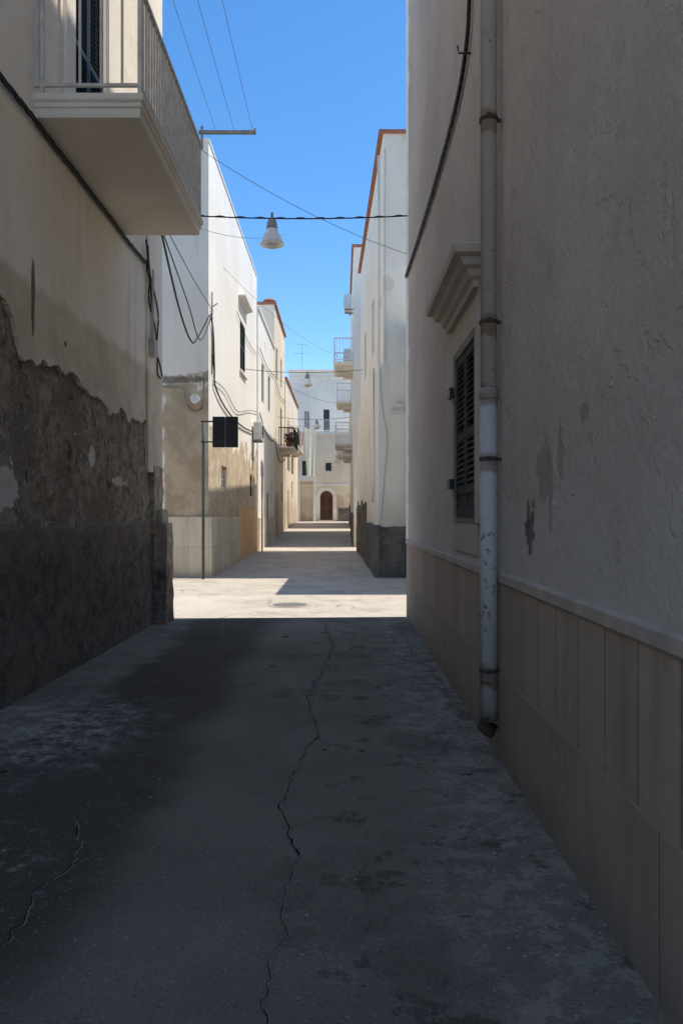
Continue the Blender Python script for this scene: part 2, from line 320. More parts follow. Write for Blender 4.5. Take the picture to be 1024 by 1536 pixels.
def shutter_leaf(bm, l, u0, u1, n0, z0, z1, pitch=.05, st=.055, panel=0.):
    th = .035
    lbox(bm, l, u0, u0+st, n0, n0+th, z0, z1); lbox(bm, l, u1-st, u1, n0, n0+th, z0, z1)
    for za, zb in ((z0, z0+.07), (z1-.07, z1), ((z0+z1)/2-.035, (z0+z1)/2+.035)): lbox(bm, l, u0+st, u1-st, n0+.002, n0+th-.002, za, zb)
    z = z0+.07
    if panel: lbox(bm, l, u0+st, u1-st, n0+.01, n0+.02, z, z0+panel); lbox(bm, l, u0+st, u1-st, n0+.001, n0+th-.001, z0+panel, z0+panel+.05); z = z0+panel+.05
    while z < z1-.09:
        if abs(z-(z0+z1)/2) > .05:
            a = [l(u0+st,n0+.004,z+.034), l(u1-st,n0+.004,z+.034), l(u1-st,n0+th-.002,z), l(u0+st,n0+th-.002,z)]
            v = [bm.verts.new(p) for p in a]+[bm.verts.new(p+Vector((0,0,.008))) for p in a]
            for f in ((0,1,2,3),(4,5,6,7),(0,1,5,4),(2,3,7,6)): bm.faces.new([v[i] for i in f])
        z += pitch
def window(par, l, h, mat='shutfar', frame='white', n=-.06, pitch=.07, name='window', leaves=2, fr=.06, panel=0.):
    u0, u1, z0, z1 = h[:4]
    bm = B(); fn0, fn1 = n-.06, n+.02
    lbox(bm, l, u0, u0+fr, fn0, fn1, z0, z1); lbox(bm, l, u1-fr, u1, fn0, fn1, z0, z1)
    lbox(bm, l, u0+fr, u1-fr, fn0, fn1-.001, z0, z0+fr*.7); lbox(bm, l, u0+fr, u1-fr, fn0, fn1-.001, z1-fr, z1)
    w = obj(name, bm, frame, par)
    bm = B(); lbox(bm, l, u0+fr, u1-fr, n-.10, n-.075, z0, z1); obj('pane', bm, 'glass', w)
    k = (u1-u0-2*fr)/leaves
    for i in range(leaves):
        bm = B(); shutter_leaf(bm, l, u0+fr+i*k+.003, u0+fr+(i+1)*k-.003, n-.03, z0+fr*.7+.005, z1-fr-.005, pitch, .05 if pitch < .06 else .07, panel)
        obj('shutter', bm, mat, w)
    return w
def sill(par, l, h, mat='white', pr=.08):
    bm = B(); lbox(bm, l, h[0]-.08, h[1]+.08, .002, pr, h[2]-.09, h[2]-.003); return obj('window_sill', bm, mat, par)
def lbar(bm, a, b, r):
    a, b = Vector(a), Vector(b); d = (b-a).normalized(); s = d.cross(Vector((0,0,1)))
    if s.length < .1: s = Vector((1,0,0))
    s.normalize(); q = d.cross(s); v = []
    for p in (a, b): v += [bm.verts.new(p+s*i*r+q*j*r) for i, j in ((-1,-1),(1,-1),(1,1),(-1,1))]
    for f in ((0,1,2,3),(4,5,6,7),(0,1,5,4),(1,2,6,5),(2,3,7,6),(3,0,4,7)): bm.faces.new([v[i] for i in f])
def railing(bm, l, u0, u1, pj, z, h, sp, r=.012, inset=.04, side=None):
    uo, ue, no = u0+inset, u1-inset, pj-inset; side = side or sp
    for zz, rr in ((z+h, r*1.9), (z+.09, r*1.4)):
        lbar(bm, l(uo,0,zz), l(uo,no,zz), rr); lbar(bm, l(uo,no,zz), l(ue,no,zz), rr); lbar(bm, l(ue,no,zz), l(ue,0,zz), rr)
    n = max(2, int((ue-uo)/sp))
    for i in range(n+1):
        u = uo+(ue-uo)*i/n; rr = r*1.7 if i in (0,n) else r; lbar(bm, l(u,no,z if i in (0,n) else z+.09), l(u,no,z+h), rr)
    n = max(2, int(no/side))
    for u in (uo, ue):
        for i in range(n): lbar(bm, l(u,.03+no*i/n,z+.09), l(u,.03+no*i/n,z+h), r)
def rough_grid(bm, l, u0, u1, z0, z1, n, st, amp, fr, top=None):
    nu = max(1, int((u1-u0)/st)); nz = max(1, int((z1-z0)/st)); g = []
    for i in range(nu+1):
        row = []
        for j in range(nz+1):
            u = u0+(u1-u0)*i/nu; zt = z1 if top is None else top(u); z = z0+(zt-z0)*j/nz
            p = Vector((u*fr, 3.1, z*fr)); a = mn.fractal(p, 1., 2., 5)*amp+mn.fractal(p*.2, 1., 2., 3)*amp
            row.append(bm.verts.new(l(u, n+a, z)))
        g.append(row)
    for i in range(nu):
        for j in range(nz): bm.faces.new([g[i][j],g[i+1][j],g[i+1][j+1],g[i][j+1]])
    return g
def rough_panel(bm, l, u0, u1, z0, z1, n, back_, st=.07, amp=.02, fr=2.5, jag=.10, seed=0):
    g = rough_grid(bm, l, u0, u1, z0, z1, n, st, amp, fr, lambda u: z1+mn.fractal(Vector((u*1.4,7+seed,0)),1,2,6)*jag)
    tops = [bm.verts.new(l(u0+(u1-u0)*i/(len(g)-1), back_, 0)) for i in range(len(g))]
    for v, r in zip(tops, g): v.co.z = r[-1].co.z+.01
    for i in range(len(g)-1): bm.faces.new([g[i][-1],g[i+1][-1],tops[i+1],tops[i]])
    for k in (0, -1):
        col_ = [bm.verts.new(l(u0 if k == 0 else u1, back_, r.co.z)) for r in g[k]]
        for j in range(len(col_)-1): bm.faces.new([g[k][j],g[k][j+1],col_[j+1],col_[j]])
def rough_box(bm, x0, x1, y0, y1, z0, z1, st=.04, amp=.03, fr=4.):
    b2 = B(); box(b2, x0, x1, y0, y1, z0, z1)
    for _ in range(4): bmesh.ops.subdivide_edges(b2, edges=[e for e in b2.edges if e.calc_length() > st], cuts=1, use_grid_fill=True)
    for v in b2.verts:
        v.co += mn.noise_vector(v.co*fr)*amp+mn.noise_vector(v.co*fr*3)*amp*.4
    me = bpy.data.meshes.new('tmp'); b2.to_mesh(me); b2.free(); bm.from_mesh(me); bpy.data.meshes.remove(me)
def block(bm, x0, x1, y0, y1, z0, z1, lh=(), rh=(), fh=()):
    facade(bm, left(x1), y0, y1, z0, z1, lh); facade(bm, right(x0), y0, y1, z0, z1, rh)
    facade(bm, front(y0), x0, x1, z0, z1, fh); facade(bm, back(y1), x0, x1, z0, z1)
    quad(bm, (x0,y0,z1),(x1,y0,z1),(x1,y1,z1),(x0,y1,z1))
# ---------------------------------------------------------------- ground
bm = B(); ys = [-150,-60,-10,0,6,12,20,26,32,36,40,44,48,54,60,90,150,400]; xs = [-250,-60,-12,-4,-1,2,8,60,250]
g = [[bm.verts.new((x,y,gz(y))) for x in xs] for y in ys]
for j in range(len(ys)-1):
    for i in range(len(xs)-1): bm.faces.new([g[j][i],g[j][i+1],g[j+1][i+1],g[j+1][i]])
struct(obj('ground', bm, 'concrete'))
YN = -1.0
bm = B(); quad(bm, (-2.9,YN,.004),(1.2,YN,.004),(1.2,11.75,.004),(-2.9,11.6,.004))
def crack(px, w0=.006, off=0., jit=.03):
    pts = [P(a, b, EYE*F/(b-HZ)) for a, b in px]; fine = []
    for a, b in zip(pts, pts[1:]):
        n = max(2, int((b-a).length/.022))
        for i in range(n):
            p = a.lerp(b, i/n); p.x += mn.fractal(p*4, 1, 2, 5)*jit*2+mn.noise(p*25)*jit*.5+mn.noise(p*60)*jit*.25; p.z = 0; fine.append(p)
    for mi, zz, k in ((2, .008, 1.5), (1, .012, .75)):
        vs = []
        for i, p in enumerate(fine):
            w = w0*k*(.38+abs(mn.noise(p*9+Vector((k,0,0))))*1.6)
            o_ = .004 if mi == 2 else 0
            vs.append((bm.verts.new((p.x-w+o_,p.y,zz)), bm.verts.new((p.x+w+o_,p.y,zz))))
        for (a, b), (c, d) in zip(vs, vs[1:]): f = bm.faces.new([a,b,d,c]); f.material_index = mi
crack([(485,932),(497,970),(490,1000),(460,1045),(478,1108),(450,1140),(428,1190),(430,1240),(450,1290)])
crack([(450,1290),(430,1340),(420,1420),(400,1500),(395,1600)], .0028)
crack([(470,1108),(500,1118),(520,1112)], .003)
crack([(118,1230),(125,1270),(80,1320),(30,1380),(0,1430)], .0055)
crack([(335,935),(330,965),(350,985)], .005)
crack([(600,935),(612,975),(660,1020),(680,1060)], .003)
struct(obj('road', bm, ['asphalt','crack','crackedge'], recalc=False))
bm = B()
for k in range(420):
    y = random.uniform(2.3, 11.5); x = random.choice([random.uniform(-2.75,1.), random.uniform(-2.78,-2.3), random.uniform(.6,1.02)]); r = random.uniform(.002,.008)*(1.4 if y > 6 else 1)
    m_ = bmesh.ops.create_icosphere(bm, subdivisions=1, radius=r)
    for v in m_['verts']: v.co = Vector((v.co.x*random.uniform(.8,1.5)+x, v.co.y*1.2+y, v.co.z*.6+.006+r*.3))
o = obj('gravel_debris', bm, plain('pale_grit', (.42,.38,.32), .9)); o['kind'] = 'stuff'; tag(o, 'scattered pale grit and crumbs lying on the dark asphalt', 'grit')
# manhole
c = P(435, 908, EYE*F/133)
mh = thing('manhole_cover', (c.x, c.y, 0), 'round iron manhole cover set in the sunlit crossing', 'manhole cover')
bm = B(); lathe(bm, (c.x,c.y,0), [(.38,.002),(.38,.008),(.32,.010)], 32); obj('frame', bm, 'rcap', mh)
bm = B(); lathe(bm, (c.x,c.y,0), [(.31,.004),(.31,.013)], 32); obj('lid', bm, 'castiron', mh)
# ---------------------------------------------------------------- near left house
XL = -2.8
H1 = thing('plastered_house', (XL-4, 4, 0), 'peeling cream house on the near left with a balcony and dark crumbling lower wall', 'house')
l = left(XL)
anc = [(-6,3.2),(3,3.42),(5.6,3.40),(6.0,3.36),(6.3,3.27),(6.5,3.02),(6.75,2.98),(7.0,3.06),(7.7,3.1),(8.2,2.95),(8.8,2.93),(9.1,2.84),(9.5,2.95),(10.0,2.90),(10.6,2.96)]
def edge_z(y):
    for (a,za),(b,zb) in zip(anc, anc[1:]):
        if a <= y <= b: z = za+(zb-za)*(y-a)/(b-a); break
    else: z = 2.96
    return z+mn.fractal(Vector((y*2.2,0,5)),1,2,6)*.09+round(mn.noise(Vector((y*5,2,0)))*3)*.02
HL = 9.9
bm = B(); N = 760; prev = None
for i in range(N+1):
    y = YN+(10.6-YN)*i/N; z = edge_z(y); n_ = .0+.012*mn.noise(Vector((y*3,0,0)))
    cur = [bm.verts.new(l(y,-.05,z+.01)), bm.verts.new(l(y,.014+abs(n_)*1.6,z)), bm.verts.new(l(y,n_*.3,z+.12)), bm.verts.new(l(y,0,z+.4)), bm.verts.new(l(y,0,5.3))]
    if prev:
        for k in range(4): bm.faces.new([prev[k],cur[k],cur[k+1],prev[k+1]])
    prev = cur
obj('plaster_layer', bm, 'lplaster', H1)
bd = (7.70, 8.80, 5.45, 7.9)
bm = B(); facade(bm, l, YN, 10.6, 5.3, HL, [bd]); facade(bm, back(11.42), XL-8, XL+.0, 0, HL)
quad(bm, (XL-8,YN,HL),(XL,YN,HL),(XL,11.42,HL),(XL-8,11.42,HL)); facade(bm, front(YN), XL-8, XL, 0, HL); facade(bm, right(XL-8), YN, 11.42, 0, HL)
facade(bm, left(XL-.12), YN, 11.42, 0, HL, [(7.5,9,5.3,8)])
obj('wall', bm, 'lplaster', H1)
bm = B(); rough_grid(bm, left(XL-.03), YN, 11.1, 1.3, 3.6, 0, .03, .028, 2.6); obj('rubble_wall', bm, 'rubble', H1, True)
bm = B(); g = rough_grid(bm, left(XL+.004), YN, 11.1, 0, 1.5, 0, .03, .020, 3., lambda u: 1.5+mn.fractal(Vector((u*1.6,7,0)),1,2,6)*.10)
for i in range(len(g)-1):
    a, b = g[i][-1], g[i+1][-1]; bm.faces.new([a,b,bm.verts.new(b.co-Vector((.06,0,-.03))),bm.verts.new(a.co-Vector((.06,0,-.03)))])
obj('plinth', bm, 'darkbase', H1, True)
bm = B(); lbox(bm, l, 10.602, 11.43, -.1, .035, 2.25, HL)
obj('pilaster', bm, 'lplaster', H1)
bm = B(); rough_box(bm, -2.95, -2.75, 10.9, 11.43, 1.35, 2.35, .05, .022, 4)
rough_box(bm, -2.95, -2.60, 11.0, 11.45, -.1, 1.50, .05, .020, 3.5); rough_box(bm, -2.92, -2.68, 11.02, 11.42, 1.45, 1.70, .05, .022, 5)
obj('buttress', bm, 'masonry', H1)
window(H1, l, bd, 'shutgreen', 'stone_trim', -.02, .055, 'balcony_door', 2, .09)
bm = B(); lbox(bm, l, 7.45, 7.697, .002, .04, 5.452, 8.1); lbox(bm, l, 8.803, 9.05, .002, .04, 5.452, 8.1); lbox(bm, l, 7.697, 8.803, .002, .039, 7.903, 8.1); obj('door_surround', bm, 'balcony', H1)
bm = B(); moulding(bm, l, 6.72+1.0, 9.64-1.0, [(.955,5.25),(.962,5.285),(.962,5.33),(.978,5.34),(.978,5.38),(.992,5.388),(1.0,5.405),(1.0,5.452)])
bal = obj('balcony', bm, 'balcony', H1)
bm = B(); railing(bm, l, 6.72, 9.64, 1.0, 5.452, 1.0, .105, .010, side=.17); lbar(bm, l(6.76,.07,5.46), l(6.76,.07,6.45), .018); obj('railing', bm, 'railgrey', bal)
# washing line arms
cl = thing('clothes_line', (-1.5,9.6,6.6), 'steel arm with three washing lines reaching off the near left balcony', 'clothes line')
for yy in (9.66, 6.62):
    bm = B(); lbar(bm, (-1.86,yy,6.62), (-1.12,yy,6.62), .02); lbar(bm, (-1.82,yy,6.4), (-1.82,yy,6.7), .014); lbar(bm, (-1.13,yy,6.6), (-1.13,yy,6.67), .012); obj('arm', bm, 'boxgrey', cl)
for xx in (-1.16,-1.4,-1.64):
    bm = B(); tube(bm, sag((xx,9.64,6.65),(xx,6.62,6.65),.02,8), .003, 5); obj('line', bm, 'boxgrey', cl)
# cables left
def cable(name, lab, paths, mat='cable', r=.012, seg=6, parent=None):
    bm = B()
    for p in paths:
        rr = r
        if isinstance(p, tuple): p, rr = p
        tube(bm, p, rr, seg)
    o = obj(name, bm, mat, parent, True)
    return o if parent else tag(o, lab, 'cable')
def bundle(path, r, nn=2, tw=9., spread=.014):
    out = []
    for k in range(nn):
        q = []
        for i, p in enumerate(path):
            a = i*.9+k*2*math.pi/nn+mn.noise(p*2)*2; q.append(p+Vector((.0, math.sin(a)*spread*.5, math.cos(a)*spread)))
        out.append((q, r))
    return out
pth = [Vector((XL+.035, y, 5.18+.03*mn.noise(Vector((y*1.1,0,0))))) for y in [3+.1*i for i in range(76)]]
cable('cable_bundle', 'black twisted cable bundle running along the near left wall beneath the balcony', bundle(pth, .016, 3, spread=.018))
x0 = XL+.055
ps = [bez([(x0,10.45,5.2),(x0,10.62,5.05),(x0,10.55,4.7),(x0,10.9,4.4),(x0+.02,10.95,4.0),(x0,11.05,3.75),(x0,11.25,3.7)]),
      bez([(x0,10.5,5.45),(x0,10.6,5.1),(x0,10.85,4.9),(x0,11.1,4.6),(x0,11.0,4.1),(x0,11.2,3.9),(x0,11.35,3.75)]),
      bez([(x0,10.4,5.5),(x0,10.5,5.3),(x0,10.45,5.1),(x0,10.65,4.95),(x0,10.7,4.6)])]
cable('hanging_cables', 'loose black cables dangling down the corner pilaster of the near left house', [(p,.012) for p in ps])
jb = thing('junction_box', (XL+.08,10.75,3.95), 'small grey junction box with conduit on the near left corner pilaster', 'junction box')
bm = B(); box(bm, XL+.037, XL+.12, 10.62, 10.82, 3.92, 4.16); obj('box', bm, 'boxgrey', jb)
bm = B(); tube(bm, [(XL+.06,10.7,4.161),(XL+.06,10.7,5.05)], .016); tube(bm, [(XL+.06,10.78,4.161),(XL+.06,10.78,5.2)], .012); obj('conduit', bm, 'boxgrey', jb)
cable('slack_cable_loop', 'thick slack black cables swinging from the near left corner to the next white house', 
   [(bez([(XL+.05,11.3,5.95),(-2.86,13.0,5.3),(-2.95,14.5,5.05),(-3.2,16.5,5.6),(-3.45,19.4,6.9)]),.018),
    (bez([(XL+.05,11.35,6.0),(-2.8,13.5,5.5),(-2.95,15.5,5.3),(-3.4,19.35,6.85)]),.011),
    (bez([(XL+.05,11.3,6.15),(-2.8,14,6.1),(-3.0,17,6.4),(-3.44,19.45,7.0)]),.008)])
# ---------------------------------------------------------------- near right house
XR = 1.05; HR = 14.8
H2 = thing('grey_plastered_house', (XR+4, 4, 0), 'tall grey plastered house on the near right with stone slab plinth', 'house')
l = right(XR); wh = (5.71,6.81,1.55,3.07)
bm = B(); facade(bm, l, YN, 11.8, 1.24, HR, [wh], .1); facade(bm, back(11.8), XR, XR+8, 0, HR)
quad(bm, (XR+8,YN,HR),(XR,YN,HR),(XR,11.8,HR),(XR+8,11.8,HR)); facade(bm, front(YN), XR, XR+8, 0, HR); facade(bm, left(XR+8), YN, 11.8, 0, HR)
obj('wall', bm, 'rplaster', H2)
bm = B(); lbox(bm, l, YN, 11.82, -.2, .012, .582, 1.165, 0); lbox(bm, l, YN, 11.82, -.2, .014, -.05, .572, 1); lbox(bm, l, YN, 11.82, -.2, .009, .5725, .5815, 2); obj('plinth', bm, ['rslabs','rslabs2','stone_trim'], H2)
bm = B(); pr = [(-.02,1.166),(.02,1.166),(.026,1.175),(.026,1.225),(.018,1.238),(-.02,1.242)]
ring = [[bm.verts.new(l(u,n,z)) for n, z in pr] for u in (YN, 11.83)]
for k in range(len(pr)): bm.faces.new([ring[0][k],ring[0][(k+1)%6],ring[1][(k+1)%6],ring[1][k]])
bm.faces.new(ring[0]); bm.faces.new(ring[1]); obj('plinth_cap', bm, 'rcap', H2)
w = window(H2, l, wh, 'shutdark', 'shutwood', .0, .05, 'window', 2, .06, .2)
for zz in (1.85,2.68):
    bm = B(); lbox(bm, l, 6.70, 6.86, .036, .072, zz, zz+.09); obj('hinge', bm, 'iron', w)
bm = B(); lbox(bm, l, 5.68, 6.86, .001, .014, 1.30, 1.546); obj('window_sill', bm, 'stone_trim', H2)
bm = B(); lbox(bm, l, 5.58, 5.708, .001, .022, 1.55, 3.2); lbox(bm, l, 6.812, 6.94, .001, .022, 1.55, 3.2); lbox(bm, l, 5.708, 6.812, .001, .021, 3.072, 3.2); obj('window_surround', bm, 'stone_trim', H2)
bm = B(); moulding(bm, l, 5.70, 7.08, [(n, 3.36+z) for n, z in HOOD]); obj('window_hood', bm, 'stone_trim', H2)
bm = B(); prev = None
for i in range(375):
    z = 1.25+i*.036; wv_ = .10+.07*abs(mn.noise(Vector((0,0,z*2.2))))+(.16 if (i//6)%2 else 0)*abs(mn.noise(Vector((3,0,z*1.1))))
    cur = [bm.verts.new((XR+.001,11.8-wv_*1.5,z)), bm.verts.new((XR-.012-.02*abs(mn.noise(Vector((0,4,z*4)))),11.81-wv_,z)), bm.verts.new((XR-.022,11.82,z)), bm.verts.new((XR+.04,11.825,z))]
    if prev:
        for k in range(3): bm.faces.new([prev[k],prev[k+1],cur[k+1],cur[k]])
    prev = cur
obj('corner_sun_sliver', bm, 'whitewash_sun', H2)  # jagged strip, sunlight catching the corner put into its bright colour
# drainpipe
px_, py_ = XR-.082, 4.87
DP = thing('drainpipe', (px_,py_,.2), 'tall rust stained grey drainpipe on the near right wall beside the shuttered window', 'drainpipe')
bm = B(); tube(bm, [(px_,py_,.26),(px_,py_,2.40)], .057, 24); obj('lower_pipe', bm, 'pipe', DP, True)
bm = B(); tube(bm, [(px_,py_,2.40),(px_,py_,14.7)], .054, 24); obj('upper_pipe', bm, 'pipe', DP, True)
bm = B(); tube(bm, [(px_,py_,.275),(px_-.002,py_,.235),(px_-.012,py_,.20),(px_-.03,py_,.175)], [.062,.062,.06,.056], 24); obj('spout', bm, 'rust', DP, True)
for zz in (4.21,2.88,1.98,.59,7.4):
    bm = B(); lathe(bm, (px_,py_,zz-.012), [(.056,0),(.063,.002),(.063,.022),(.056,.024)], 24); lbar(bm, (px_+.05,py_,zz), (XR+.02,py_,zz), .009); lbar(bm, (px_-.01,py_-.075,zz), (px_-.01,py_-.055,zz), .014); obj('bracket', bm, 'rust', DP)
bm = B(); lathe(bm, (px_,py_,2.37), [(.056,0),(.064,.006),(.065,.05),(.060,.07),(.053,.075)], 24); obj('collar', bm, 'pipe', DP, True)
# right cable
x1 = XR-.03
pth = bez([(x1,5.75,9.),(x1,5.78,6.4),(x1,5.9,5.75),(x1,6.1,5.42),(x1,6.7,5.26),(x1,8.2,5.24),(x1,9.8,5.3),(x1,11.75,5.42)], 14)
cable('wall_cable', 'black twisted cable sagging down the near right wall behind the drainpipe', bundle(pth, .016, 3, spread=.022))
o = thing('cable_hook', (x1,6.0,5.55), 'small iron hook holding the black cable on the near right wall', 'hook')
bm = B(); tube(bm, [(XR+.03,6.0,5.36),(XR-.10,6.0,5.36),(XR-.11,6.0,5.42)], .008); obj('hook', bm, 'iron', o)
bm = B(); lathe(bm, (XR-.03,5.9,5.78), [(.03,0),(.045,.02),(.045,.07),(.03,.09)], 12); obj('insulator', bm, 'iron', o)
# ---------------------------------------------------------------- left white house (second)
X2 = -3.5
H3 = thing('white_house', (X2-3.5, 25, 0), 'tall white house at the left of the crossing with sunlit side wall', 'house')
l = left(X2); wa = (25.5,26.95,6.68,8.5); wb = (28.3,29.3,2.35,3.25); wc = (21.6,22.6,2.35,3.1)
bm = B(); facade(bm, l, 19.5, 30.6, 1.6, 11.5, [wa,wb,wc]); facade(bm, back(30.6), X2-8, X2, 0, 11.5); quad(bm, (X2-8,19.5,11.42),(X2,19.5,11.42),(X2,30.6,11.42),(X2-8,30.6,11.42)); facade(bm, right(X2-8), 19.5, 30.6, 0, 11.5)
obj('side_wall', bm, 'sidepeel', H3)
bm = B(); facade(bm, front(19.5), X2-8, X2, 1.6, 11.5); obj('front_wall', bm, 'frontdamp', H3)
bm = B(); box(bm, X2-8, X2+.09, 19.42, 25.0, -.1, 1.6); obj('stone_plinth', bm, 'lslabs', H3)
bm = B(); box(bm, X2-8, X2+.05, 25.003, 30.6, 0, 1.9); obj('orange_plinth', bm, 'orange', H3)
bm = B(); box(bm, X2-.25, X2+.03, 19.47, 30.62, 11.502, 11.56); box(bm, X2-8, X2-.252, 19.47, 19.75, 11.502, 11.56); obj('coping', bm, 'whitewash_sun', H3)
for q in (wa, wb, wc): window(H3, l, q, 'shutfar' if q is not wc else 'shutwood', 'stone_trim' if q is wc else 'white', -.02 if q is wa else -.05)
sill(H3, l, wa)
bm = B(); moulding(bm, l, wa[0]-.1, wa[1]+.1, [(n*1.1, 9.0+z*.6) for n, z in HOOD]); obj('window_hood', bm, 'white', H3)
ac = thing('air_conditioner', (X2+.2,29.3,4.6), 'air conditioner with dark fan face on the white house past the black sign', 'air conditioner')
bm = B(); box(bm, X2+.06, X2+.38, 28.9, 29.75, 4.62, 5.3); obj('casing', bm, 'acwhite', ac)
bm = B(); tube(bm, [(X2+.385,29.3,4.96),(X2+.40,29.3,4.96)], .27, 20); obj('fan_grille', bm, 'iron', ac)
for yy in (29.0,29.6):
    bm = B(); box(bm, X2+.0, X2+.36, yy, yy+.05, 4.56, 4.617); obj('bracket', bm, 'steel', ac)
# meter box and conduits on front
mb = thing('meter_box', (-3.9,19.4,4.3), 'small round white meter with conduits on the shaded front of the white house', 'meter')
c = P(292, 598, 19.35)
bm = B(); tube(bm, [(c.x,19.5,c.z),(c.x,19.36,c.z)], .12, 20); obj('meter', bm, 'acwhite', mb, False)
bm = B()
tube(bm, bez([P(242,580,19.45),P(268,580,19.45),P(277,584,19.45),P(279,600,19.45),P(286,614,19.45),P(300,614,19.45),P(305,600,19.45),P(306,560,19.45)]), .018)
obj('conduit', bm, 'cablegrey', mb, True)
l = left(X2)
q = lambda u, z, n=.05: l(u, n, z)
cable('wall_cable', 'black cable running down the corner and sagging along the sunlit white house',
  [(bez([q(19.55,6.9),q(19.9,6.6),q(20.1,5.6),q(20.2,5.2),q(21.5,4.9),q(23.5,4.75),q(26,4.75),q(28.8,4.9)]),.024),(bez([q(19.6,7.0),q(20.0,6.4),q(19.9,5.9),q(20.15,5.35)]),.016),
   (bez([q(20.1,5.3),q(22,5.35),q(24.5,5.1),q(27.8,5.6),q(30.5,5.9)]),.011), (bez([q(24.5,8.4),q(27,8.1),q(30,8.2)]),.010), (bez([q(28.8,4.9),q(28.7,4.1),q(28.75,3.4)]),.014)])
bm = B(); tube(bm, [l(19.75,.05,5.4),l(19.75,.05,7.6)], .02); tube(bm, [l(19.75,.05,7.2),l(19.75,.2,7.3)], .015); tag(obj('iron_conduit', bm, 'cablegrey', smooth=True), 'thin iron conduit up the corner of the white house', 'conduit')
l3 = left(-3.45); q3 = lambda u, z: l3(u,.06,z)
cable('wall_cable', 'thin dark cables strung along the cream houses further down on the left', [(bez([q3(30.7,5.9),q3(33,5.4),q3(36,5.3),q3(38,5.6)]),.022),(bez([q3(30.7,8.6),q3(34,8.45),q3(38,8.8)]),.014),(bez([q3(38.1,5.5),q3(39.5,4.8),q3(42,4.7),q3(45,5.2)]),.022),(bez([q3(38.1,8.7),q3(41,8.3),q3(45,8.6)]),.014)])
# black sign: two panels side by side with a narrow split
sp = P(305, 868, 18.9)
SG = thing('road_sign', (sp.x,18.9,0), 'black backed square sign on a dark green pole before the white house', 'road sign')
bm = B(); tube(bm, [(sp.x,18.9,-.05),(sp.x,18.9,4.05)], .038, 12); obj('pole', bm, 'polegreen', SG, True)
a, b = P(319,671,18.85), P(357,625,18.85); xm = P(338,0,18.85).x
for (xa, xb) in ((a.x, xm-.014), (xm+.014, b.x)):
    bm = B(); box(bm, xa, xb, 18.84, 18.88, a.z, b.z); bmesh.ops.bevel(bm, geom=bm.edges[:], offset=.010, segments=2); obj('panel', bm, 'signblack', SG)
bm = B(); box(bm, xm-.0135, xm+.0135, 18.855, 18.875, a.z+.02, b.z-.02); obj('stiffener', bm, 'signstrip', SG)
bm = B(); box(bm, a.x-.002, b.x+.002, 18.886, 18.90, a.z, b.z); obj('face', bm, 'railwhite', SG)
for zz in (a.z+.12, b.z-.14):
    bm = B(); box(bm, sp.x-.05, a.x-.002, 18.845, 18.865, zz, zz+.035); obj('bracket', bm, 'iron', SG)
# second post
p2 = thing('sign_post', (-3.15,29.4,.1), 'thin grey post with narrow blue grey sign beyond the orange plinth', 'sign post')
bm = B(); tube(bm, [(-3.17,29.6,0),(-3.17,29.6,3.9)], .028, 10); obj('pole', bm, 'steel', p2, True)
bm = B(); box(bm, -3.2, -3.14, 29.35, 29.85, 3.2, 3.8); obj('panel', bm, 'boxgrey', p2)
# ---------------------------------------------------------------- left further houses
X3 = -3.45
H4 = thing('cream_house', (X3-3,34,.3), 'cream house behind the white corner house on the left with a flat low roof', 'house')
h4 = [(32.,33.,6.6,8.3),(34.8,35.8,6.6,8.3),(31.9,32.7,2.4,3.5),(34.2,35.3,.35,2.75),(36.2,36.9,2.3,3.4)]
bm = B(); block(bm, X3-8, X3, 30.62, 38, 0, 10.2, lh=h4); obj('wall', bm, 'white', H4)
for hh in h4: window(H4, left(X3), hh, 'shutfar' if hh[2] > 1 else 'doorwood', 'white', -.06, .08, 'door' if hh[2] < 1 else 'window')
bm = B(); box(bm, X3-.3, X3+.06, 30.62, 38, 10.202, 10.3); obj('coping', bm, 'whitewash_sun', H4)
bm = B(); lbox(bm, left(X3), 30.64, 34.15, 0, .04, .0, 1.55); lbox(bm, left(X3), 35.35, 38, 0, .04, .0, 1.6); obj('plinth', bm, 'lslabs', H4)
H5 = thing('ochre_house', (X3-3,41.5,.6), 'warm cream house on the left with terracotta roof edge and small rounded chimney', 'house')
h5 = [(39.,40.,8.9,10.6),(41.8,42.9,5.5,7.8),(42,42.9,9.0,10.6),(39.2,40.1,.55,2.9),(42.3,43.2,2.5,3.6)]
bm = B(); block(bm, X3-5, X3, 38.02, 45, 0, 12.5, lh=h5); obj('wall', bm, 'ochre', H5)
for hh in h5: window(H5, left(X3), hh, 'shutfar' if hh[2] > 1 else 'doorwood', 'white2', -.06, .08, 'door' if hh[2] < 1 else 'window')
bm = B(); box(bm, X3-.4, X3+.10, 37.98, 45.02, 12.502, 12.64); box(bm, X3-5, X3-.402, 37.98, 38.3, 12.502, 12.64); obj('coping', bm, 'terra', H5)
bm = B(); lathe(bm, (X3-.30,38.6,12.64), [(.30,0),(.30,.14),(.36,.16),(.34,.21),(.22,.30),(.08,.34)], 20); obj('chimney', bm, 'terra', H5, True)
bm = B(); box(bm, X3-2.6, X3-1.0, 38.3, 40, 12.502, 12.85); obj('roof_box', bm, 'white', H5)
def balcony(par, l, u0, u1, pj, z, rail='iron', slab='white2', sp=.13, h=1.05, r=.014):
    bm = B(); moulding(bm, l, u0+pj, u1-pj, [(pj-.10,z-.16),(pj-.06,z-.12),(pj-.02,z-.09),(pj,z-.07),(pj,z)]) if u1-u0 > 2*pj else lbox(bm, l, u0, u1, 0, pj, z-.16, z)
    b = obj('balcony', bm, slab, par)
    bm = B(); railing(bm, l, u0, u1, pj, z, h, sp, r); obj('railing', bm, rail, b)
    for u in (u0+.35, u1-.5):
        bm = B(); lbox(bm, l, u, u+.12, 0, pj*.5, z-.32, z-.16); obj('corbel', bm, slab, b)
    return b
